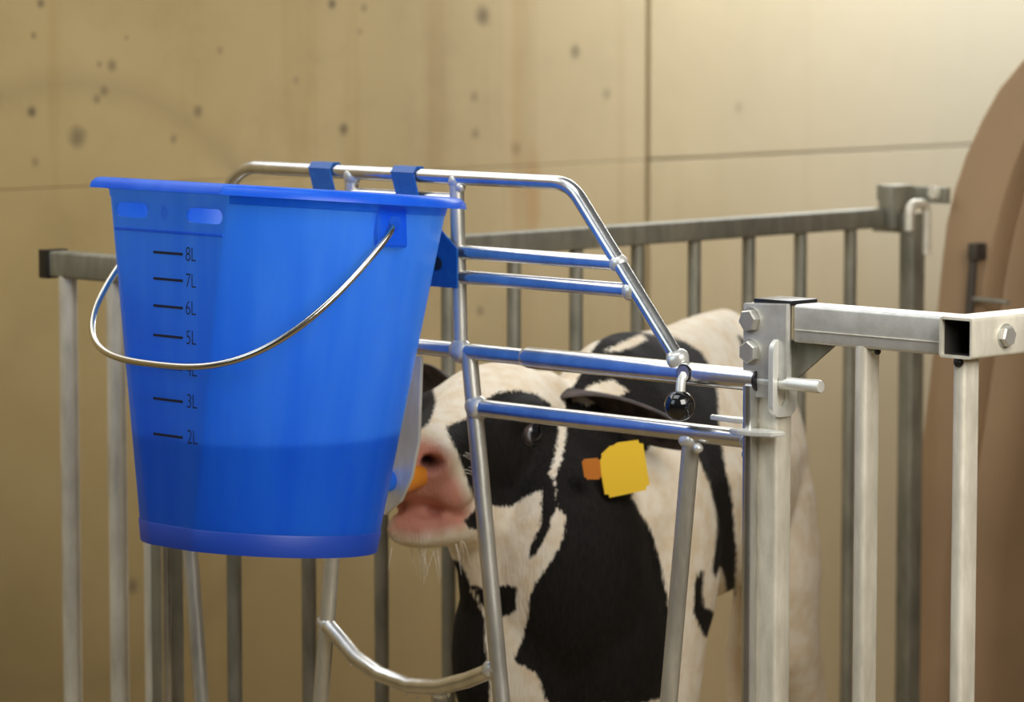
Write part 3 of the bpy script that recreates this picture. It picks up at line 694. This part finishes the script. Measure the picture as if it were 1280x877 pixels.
# neck, barrel, rump along the spine
Z = Vector((0, 0, 1))
def sec(c, ax, w_, u_, dn=1.0):
    ax = Vector(ax).normalized(); sv = ax.cross(Z).normalized(); uv = sv.cross(ax).normalized(); return (Vector(c), sv*w_, uv*u_, dn)
BX = -.435
BD = Vector((-.396, .918, 0)).normalized(); BL = Vector((BD.y, -BD.x, 0)); B0 = Vector((-.455, .192, 0))
def bp(x, y, z): return B0+BD*((y-.16)*.97)+BL*(x-BX)+Vector((0, 0, z))     # body frame: x across, y along the spine
neck = [((-.545, .235, .742), (-.1, 1, -.1), .050, .062), ((-.552, .275, .732), (0, 1, -.2), .062, .078), ((-.548, .32, .722), (.1, 1, -.1), .076, .095), ((-.535, .38, .715), (.1, 1, 0), .088, .115)]
add_loft(bm, [sec(*a) for a in neck], 32)
spine = [(.20, .675, .055, .085), (.23, .69, .080, .110), (.28, .708, .098, .136), (.34, .718, .108, .148), (.42, .718, .118, .148), (.50, .712, .122, .150), (.58, .710, .120, .152), (.66, .712, .110, .154), (.74, .712, .096, .154), (.80, .704, .082, .142), (.84, .69, .055, .11), (.86, .68, .03, .05)]
add_loft(bm, [(bp(BX, y, z), BL*w_, Z*u_, 1) for y, z, w_, u_ in spine], 36, egg=.5)
ell(bp(BX, .215, .645), .086, .090, .14); ell(bp(BX, .25, .57), .096, .10, .14); ell(bp(BX-.030, .215, .56), .080, .09, .13); ell(Vector((-.525, .225, .685)), .056, .085, .07); ell(Vector((-.505, .225, .64)), .062, .085, .09)
RB = Matrix(((BL.x, BD.x, 0, 0), (BL.y, BD.y, 0, 0), (0, 0, 1, 0), (0, 0, 0, 1)))
for s in (1, -1):
    ell(bp(BX+(.064 if s > 0 else -.048), .34, .65), .054, .09, .14, RB); ell(bp(BX+s*.048, .745, .67), .046, .074, .125, RB); ell(bp(BX+s*.036, .73, .825), .032, .050, .030, RB)
ell(bp(BX, .40, .840), .036, .075, .028, RB)
def limb(pts):
    ps = [bp(*p[:3]) for p in pts]; T = [(ps[min(i+1, len(ps)-1)]-ps[max(i-1, 0)]).normalized() for i in range(len(ps))]
    secs = []
    for p, t, q in zip(ps, T, pts):
        sv = BL.copy(); uv = t.cross(sv).normalized(); sv = uv.cross(t).normalized(); secs.append((p, sv*q[3], uv*q[4], 1))
    add_loft(bm, secs, 20)
for s, yo in ((1, .06), (-1, .03)):
    x = BX+s*.066
    limb([(x, .27+yo, .64, .05, .075), (x, .255+yo, .52, .042, .058), (x, .25+yo, .42, .032, .038), (x, .235+yo, .34, .030, .034), (x, .238+yo, .30, .027, .029), (x, .245+yo, .18, .019, .020), (x, .245+yo, .10, .022, .024), (x, .225+yo, .06, .022, .026), (x, .21+yo, .03, .028, .036), (x, .205+yo, .002, .032, .045)])
for s, yo in ((1, .0), (-1, -.09)):
    x = BX+s*.066
    limb([(x-s*.012, .725+yo*.4, .72, .030, .040), (x-s*.003, .727+yo*.4, .66, .042, .064), (x, .740+yo*.6, .57, .045, .066), (x, .765+yo*.8, .49, .037, .052), (x, .822+yo, .42, .028, .036), (x, .865+yo, .36, .026, .032), (x, .862+yo, .31, .023, .027), (x, .835+yo, .19, .019, .021), (x, .825+yo, .10, .022, .024), (x, .805+yo, .06, .022, .026), (x, .79+yo, .03, .028, .036), (x, .785+yo, .002, .032, .045)])
# tail
tl = [(-.45, .830, .80, .018, .018), (-.45, .852, .77, .013, .013), (-.45, .858, .66, .010, .010), (-.45, .850, .52, .009, .009), (-.45, .845, .45, .016, .016), (-.45, .84, .36, .011, .011), (-.45, .84, .32, .004, .004)]
limb(tl)
bmesh.ops.recalc_face_normals(bm, faces=bm.faces[:])
me = bpy.data.meshes.new('body'); bm.to_mesh(me); bm.free()
tmp = bpy.data.objects.new('body', me); COL.objects.link(tmp)
rm = tmp.modifiers.new('r', 'REMESH'); rm.mode = 'VOXEL'; rm.voxel_size = .0042; rm.adaptivity = 0
sm = tmp.modifiers.new('s', 'SMOOTH'); sm.factor = .5; sm.iterations = 18
bpy.context.view_layer.update(); me2 = bpy.data.meshes.new_from_object(tmp.evaluated_get(bpy.context.evaluated_depsgraph_get())); bpy.data.objects.remove(tmp)
me2.name = 'body'; nv = len(me2.vertices); co = np.empty(nv*3, np.float32); me2.vertices.foreach_get('co', co); co = co.reshape(-1, 3).astype(np.float64)
nr = np.empty(nv*3, np.float32); me2.vertices.foreach_get('normal', nr); nr = nr.reshape(-1, 3)
A = lambda v: np.array(v)
rel = co-A(HO); hs = -rel@A(hf); hL = rel@A(hl); hU = rel@A(hu)
hs0, hL0, hU0 = hs.copy(), hL.copy(), hU.copy()
# carve nostrils, eye sockets and mouth crease (both sides of the head, in head coordinates)
def dent(c, rad, depth, d, stretch=(1, 1, 1)):
    global co
    for s in (1, -1):
        q = np.stack([(hs-c[0])/stretch[0], (hL-s*c[1])/stretch[1], (hU-c[2])/stretch[2]], 1); r = np.linalg.norm(q, axis=1)/rad
        wgt = np.clip(1-r*r, 0, 1)**1.5
        dv = A(hf)*d[0]+A(hl)*d[1]*s+A(hu)*d[2]
        co += wgt[:, None]*depth*dv
NOS = (.004, .0285, .010); EYE_L = (.148, .0625, .018)
dent(NOS, .0135, .024, (-.75, -.65, .1), (1.5, 1, .8))
dent((.004, .031, .024), .010, .003, (.3, .9, .5))
dent((.006, .020, -.012), .012, .003, (-.6, -.2, 0))
dent(EYE_L, .017, .007, (0, -1, 0), (1.2, 1, .9))
def seg_dist2(P, a, b):
    ab = b-a; t = np.clip(((P-a)@ab)/(ab@ab), 0, 1); return np.linalg.norm(P-(a+t[:, None]*ab), axis=1), t
mouth = [(.000, .0), (.000, -.036), (.020, -.040), (.045, -.050), (.070, -.056), (.082, -.055)][1:]
HP = np.stack([hs, hU], 1)
for a, b in zip(mouth, mouth[1:]):
    d_, t_ = seg_dist2(HP, np.array(a), np.array(b)); wgt = np.clip(1-(d_/.006)**2, 0, 1)*(np.abs(hL) > .012)*(hs < .09)
    co -= nr*(wgt*.0032)[:, None]
# coat markings: black patches outlined as seen from the calf's left, kept as a signed distance on the skin
C0 = A(EYE); dd = co-C0; zz = dd@A(F_); PX = 640+4400*(dd@A(R_))/zz; PY = 438.5-4400*(dd@A(U_))/zz
P2 = np.stack([PX, PY], 1)
def sdpoly(P, V):
    V = np.array(V, float); d = np.full(len(P), 1e9); ins = np.zeros(len(P), bool); n = len(V)
    for i in range(n):
        a = V[i]; b = V[(i+1) % n]; e = b-a; w_ = P-a; t = np.clip((w_@e)/(e@e), 0, 1); d = np.minimum(d, np.linalg.norm(w_-t[:, None]*e, axis=1))
        c = ((a[1] > P[:, 1]) != (b[1] > P[:, 1])) & (P[:, 0] < (b[0]-a[0])*(P[:, 1]-a[1])/(b[1]-a[1]+1e-12)+a[0]); ins ^= c
    return np.where(ins, d, -d)
BLK = [
 [(557, 533), (578, 525), (592, 517), (606, 500), (622, 490), (648, 487), (670, 492), (688, 505), (697, 520), (698, 545), (692, 575), (686, 592), (692, 600), (697, 635), (690, 645), (686, 662), (672, 690), (663, 700), (660, 690), (677, 652), (677, 612), (655, 622), (640, 633), (614, 632), (600, 636), (588, 612), (580, 590), (574, 570), (563, 548)],
 [(706, 500), (724, 470), (737, 442), (752, 422), (765, 414), (790, 411), (812, 417), (837, 420), (857, 427), (877, 440), (889, 460), (897, 490), (900, 545), (908, 590), (915, 620), (918, 660), (921, 690), (919, 740), (916, 755), (910, 748), (905, 722), (901, 708), (894, 722), (890, 714), (893, 690), (897, 660), (895, 640), (887, 605), (872, 572), (840, 548), (822, 543), (806, 565), (795, 600), (790, 622), (800, 640), (815, 665), (825, 700), (835, 750), (838, 790), (836, 830), (828, 872), (800, 880), (684, 880), (672, 842), (655, 832), (640, 826), (652, 802), (660, 765), (661, 750), (668, 730), (681, 714), (695, 690), (704, 672), (708, 646), (696, 634), (693, 600), (700, 575), (708, 540)],
 [(560, 700), (575, 700), (588, 730), (604, 735), (640, 731), (645, 735), (646, 760), (640, 768), (622, 773), (612, 760), (606, 765), (606, 800), (612, 850), (612, 890), (540, 890), (540, 760)],
 [(500, 470), (527, 486), (545, 478), (541, 485), (545, 502), (540, 520), (535, 530), (525, 537), (512, 546), (490, 540)],
 [(546, 472), (556, 455), (562, 462), (556, 474)],
 [(579, 651), (596, 634), (602, 640), (601, 662), (588, 661)],
 [(875, 712), (880, 714), (878, 740), (880, 758), (893, 765), (907, 768), (903, 783), (893, 787), (888, 801), (880, 795), (873, 780), (867, 765), (868, 730)],
 [(922, 418), (936, 428), (938, 442), (926, 432)],
]
WHT = [[(755, 438), (775, 429), (802, 417), (809, 424), (792, 433), (772, 439)], [(714, 500), (740, 480), (765, 474), (786, 488), (772, 496), (736, 506)], [(698, 505), (703, 520), (708, 545), (702, 575), (694, 592), (689, 592), (698, 560), (700, 540), (697, 520)],
       [(588, 735), (592, 737), (614, 780), (611, 785), (600, 760)]]
sd = np.full(nv, -1e3)
for V in BLK: sd = np.maximum(sd, sdpoly(P2, V))
for V in WHT: sd = np.minimum(sd, -sdpoly(P2, V))
sd = np.clip(sd, -40, 40)
pink = np.clip((sdpoly(P2, [(495, 548), (530, 547), (550, 553), (563, 570), (566, 590), (576, 605), (590, 640), (582, 658), (545, 668), (520, 672), (485, 665)])+7)/16, 0, 1)*(hs < .10)
nos = np.zeros(nv)
for s in (1, -1):
    r = np.sqrt(((hs0-NOS[0])/.0155)**2+((hL0-s*NOS[1])/.0105)**2+((hU0-NOS[2])/.0075)**2); nos = np.maximum(nos, np.clip(1.9-1.5*r, 0, 1))
me2.vertices.foreach_set('co', co.astype(np.float32).ravel()); me2.update()
for nme, arr in (('black', sd), ('pink', pink), ('nostril', nos)):
    at = me2.attributes.new(nme, 'FLOAT', 'POINT'); at.data.foreach_set('value', arr.astype(np.float32))
def coat():
    m, nt, p = newmat('calf_coat'); L = nt.links; g = N(nt, 'ShaderNodeNewGeometry')
    ab = N(nt, 'ShaderNodeAttribute', attribute_name='black'); ap = N(nt, 'ShaderNodeAttribute', attribute_name='pink'); an = N(nt, 'ShaderNodeAttribute', attribute_name='nostril')
    mp = N(nt, 'ShaderNodeMapping'); mp.inputs['Scale'].default_value = (420, 420, 90); L.new(g.outputs['Position'], mp.inputs[0])
    n1 = N(nt, 'ShaderNodeTexNoise', i_Scale=1.0, i_Detail=3); L.new(mp.outputs[0], n1.inputs['Vector'])
    n2 = N(nt, 'ShaderNodeTexNoise', i_Scale=55, i_Detail=4); L.new(g.outputs['Position'], n2.inputs['Vector'])
    s1 = N(nt, 'ShaderNodeMath', operation='MULTIPLY_ADD', i_1=11.0, i_2=-5.5); L.new(n1.outputs[0], s1.inputs[0])
    s2 = N(nt, 'ShaderNodeMath', operation='ADD'); L.new(s1.outputs[0], s2.inputs[0]); L.new(ab.outputs['Fac'], s2.inputs[1])
    s3 = N(nt, 'ShaderNodeMapRange', i_1=-1.6, i_2=1.6); L.new(s2.outputs[0], s3.inputs[0])
    white = ramp(nt, n2.outputs[0], [(.3, (.78, .63, .44)), (.6, (.88, .79, .65))])
    mxp = N(nt, 'ShaderNodeMix', data_type='RGBA'); L.new(ap.outputs['Fac'], mxp.inputs[0]); L.new(white, mxp.inputs[6]); mxp.inputs[7].default_value = (.62, .27, .20, 1)
    blk = ramp(nt, n1.outputs[0], [(.3, (.004, .0035, .003)), (.7, (.014, .011, .009))])
    mxb = N(nt, 'ShaderNodeMix', data_type='RGBA'); L.new(s3.outputs[0], mxb.inputs[0]); L.new(mxp.outputs[2], mxb.inputs[6]); L.new(blk, mxb.inputs[7])
    mxn = N(nt, 'ShaderNodeMix', data_type='RGBA'); L.new(an.outputs['Fac'], mxn.inputs[0]); L.new(mxb.outputs[2], mxn.inputs[6]); mxn.inputs[7].default_value = (.03, .008, .007, 1)
    L.new(mxn.outputs[2], p.inputs['Base Color'])
    rr = N(nt, 'ShaderNodeMapRange', i_3=.8, i_4=.38); L.new(ap.outputs['Fac'], rr.inputs[0]); L.new(rr.outputs[0], p.inputs['Roughness'])
    p.inputs['Sheen Weight'].default_value = .0
    p.inputs['Specular IOR Level'].default_value = .25
    b = N(nt, 'ShaderNodeBump', i_Strength=.5, i_Distance=.0025); L.new(n1.outputs[0], b.inputs['Height']); L.new(b.outputs[0], p.inputs['Normal'])
    return m
M_COAT = coat()
body = me_obj('body', me2, M_COAT, calf)
# ears: thick leaf-shaped shells; the left one points back and out with its hollow to the front
def ear_bm(base, tip_dir, open_dir, L_=.140, Wd=.034):
    base = Vector(base); t = Vector(tip_dir).normalized(); o = (Vector(open_dir)-t*Vector(open_dir).dot(t)).normalized(); sd_ = t.cross(o)
    bm = bmesh.new(); nu, nvv = 22, 16; F = []; Bk = []
    for i in range(nu+1):
        a = i/nu; wd = Wd*(max(0, 1-((a-.52)/.56)**2)**.6 if a > .52 else .42+.58*math.sin(math.pi/2*a/.52))*(1 if a < .97 else .6)+.002
        cup = .020*(1-a*.55)
        rf_, rb = [], []
        for j in range(nvv+1):
            b = -1+2*j/nvv; p = base+t*(L_*a)+sd_*(wd*b)-o*(cup*(1-b*b))-Vector((0, 0, .016))*a*a
            th = .0025+.004*(1-b*b)*(1-a)
            rf_.append(bm.verts.new(p)); rb.append(bm.verts.new(p-o*th))
        F.append(rf_); Bk.append(rb)
    for i in range(nu):
        for j in range(nvv):
            bm.faces.new((F[i][j], F[i+1][j], F[i+1][j+1], F[i][j+1])); bm.faces.new((Bk[i][j], Bk[i][j+1], Bk[i+1][j+1], Bk[i+1][j]))
        bm.faces.new((F[i][0], Bk[i][0], Bk[i+1][0], F[i+1][0])); bm.faces.new((F[i][-1], F[i+1][-1], Bk[i+1][-1], Bk[i][-1]))
    for j in range(nvv): bm.faces.new((F[0][j], F[0][j+1], Bk[0][j+1], Bk[0][j])); bm.faces.new((F[-1][j], Bk[-1][j], Bk[-1][j+1], F[-1][j+1]))
    return bm
m_, nt_, p_ = newmat('ear_skin'); t_ = N(nt_, 'ShaderNodeNewGeometry'); n_ = N(nt_, 'ShaderNodeTexNoise', i_Scale=60, i_Detail=6); nt_.links.new(t_.outputs['Position'], n_.inputs['Vector'])
nt_.links.new(ramp(nt_, n_.outputs[0], [(.35, (.022, .014, .012)), (.7, (.085, .058, .048))]), p_.inputs['Base Color']); p_.inputs['Roughness'].default_value = .8; M_EAR = m_
eb = hp(.222, .058, .030)
bm_obj('ear', ear_bm(eb, R_*.88-F_*.46-Z*.10, -F_*.66-Z*.62, .142, .030), M_EAR, calf)
eb2 = hp(.222, -.058, .030)
bm_obj('ear', ear_bm(eb2, -hl*.9-hf*.55+Z*.05, hf+Z*-.1, .130, .032), M_EAR, calf)
# eyes: eyeball, dark cornea and a lid rim
for s in (1, -1):
    c = hp(EYE_L[0], s*(EYE_L[1]-.0065), EYE_L[2]); bm = bmesh.new(); bmesh.ops.create_uvsphere(bm, u_segments=32, v_segments=20, radius=.0145, matrix=Matrix.Translation(c)); e = bm_obj('eye', bm, None, calf)
    m, nt, p = newmat('eye'); 
    look = (hl*s*.97-hf*.10+Z*-.04).normalized(); g = N(nt, 'ShaderNodeNewGeometry'); v = N(nt, 'ShaderNodeVectorMath', operation='DOT_PRODUCT'); v.inputs[1].default_value = look
    sub = N(nt, 'ShaderNodeVectorMath', operation='SUBTRACT'); sub.inputs[1].default_value = c; nt.links.new(g.outputs['Position'], sub.inputs[0]); nr_ = N(nt, 'ShaderNodeVectorMath', operation='NORMALIZE'); nt.links.new(sub.outputs[0], nr_.inputs[0]); nt.links.new(nr_.outputs[0], v.inputs[0])
    nt.links.new(ramp(nt, v.outputs['Value'], [(.48, (.30, .30, .32)), (.56, (.10, .10, .11)), (.60, (.012, .011, .014)), (1, (.004, .004, .006))]), p.inputs['Base Color']); p.inputs['Roughness'].default_value = .05
    e.data.materials.append(m)
    bm = bmesh.new(); ring = []
    for k in range(33):
        a = 2*math.pi*k/32; ring.append(hp(EYE_L[0]+math.cos(a)*.0145, s*(EYE_L[1]+.0018-.0035*abs(math.cos(a))), EYE_L[2]+math.sin(a)*.0098))
    add_tube(bm, ring, .0026, 8, caps=False); bm_obj('eyelid', bm, M_EAR, calf)
# ear tags
def tagplate(name, px, dz, th, mat, lab, rb=.004):
    em = eb+(R_*.88-F_*.46-Z*.10).normalized()*.075; zt = (em-Vector(EYE)).dot(F_)+dz
    def rayd(x, y): return F_*4400+R_*(x-640)-U_*(y-438.5)
    cx = sum(p[0] for p in px)/len(px); cy = sum(p[1] for p in px)/len(px); c = Vector(EYE)+rayd(cx, cy)*(zt/4400)
    nn = (Vector((.80, -.60, .0))).normalized(); Q = []
    for x, y in px:
        r = rayd(x, y); Q.append(Vector(EYE)+r*((c-Vector(EYE)).dot(nn)/r.dot(nn)))
    bm = bmesh.new(); add_prism(bm, Q, nn*-th)
    bmesh.ops.bevel(bm, geom=[e for e in bm.edges if abs((e.verts[0].co-e.verts[1].co).normalized().dot(nn)) > .9], offset=rb, segments=3, affect='EDGES')
    o = bm_obj(name, bm, mat, calf, smooth=False); o['label'] = lab; return o
YT = -.050
tagplate('ear_tag', [(748, 571), (766, 554), (803, 549), (813, 611), (757, 623)], YT, .0015, M_TAG, 'yellow ear tag')
tagplate('ear_tag', [(727, 574), (750, 572), (752, 599), (731, 599)], -.075, .0015, M_TAGO, 'small orange rear half of ear tag', .002)

# whiskers on chin and muzzle
bm = bmesh.new(); rw = random.Random(3)
for k in range(34):
    if k < 22: b0 = hp(rw.uniform(.0, .06), rw.uniform(-.02, .034), -.075); d0 = -hu*.9+hf*rw.uniform(-.2, .6)+hl*rw.uniform(-.2, .5); L0 = rw.uniform(.012, .03)
    else: b0 = hp(rw.uniform(.035, .06), .040, rw.uniform(-.02, .02)); d0 = hl*.9+hu*rw.uniform(-.3, .4)-hf*rw.uniform(-.1, .5); L0 = rw.uniform(.010, .022)
    P = [b0+d0*(L0*t)+Vector((0, 0, -.006))*t*t for t in (0, .35, .7, 1)]; add_tube(bm, P, [.00035, .0003, .0002, .00008], 5)
M_HAIR = simple('white_hair', (.85, .78, .66), .5)[0]
o = bm_obj('whiskers', bm, M_HAIR, calf); o['kind'] = 'stuff'
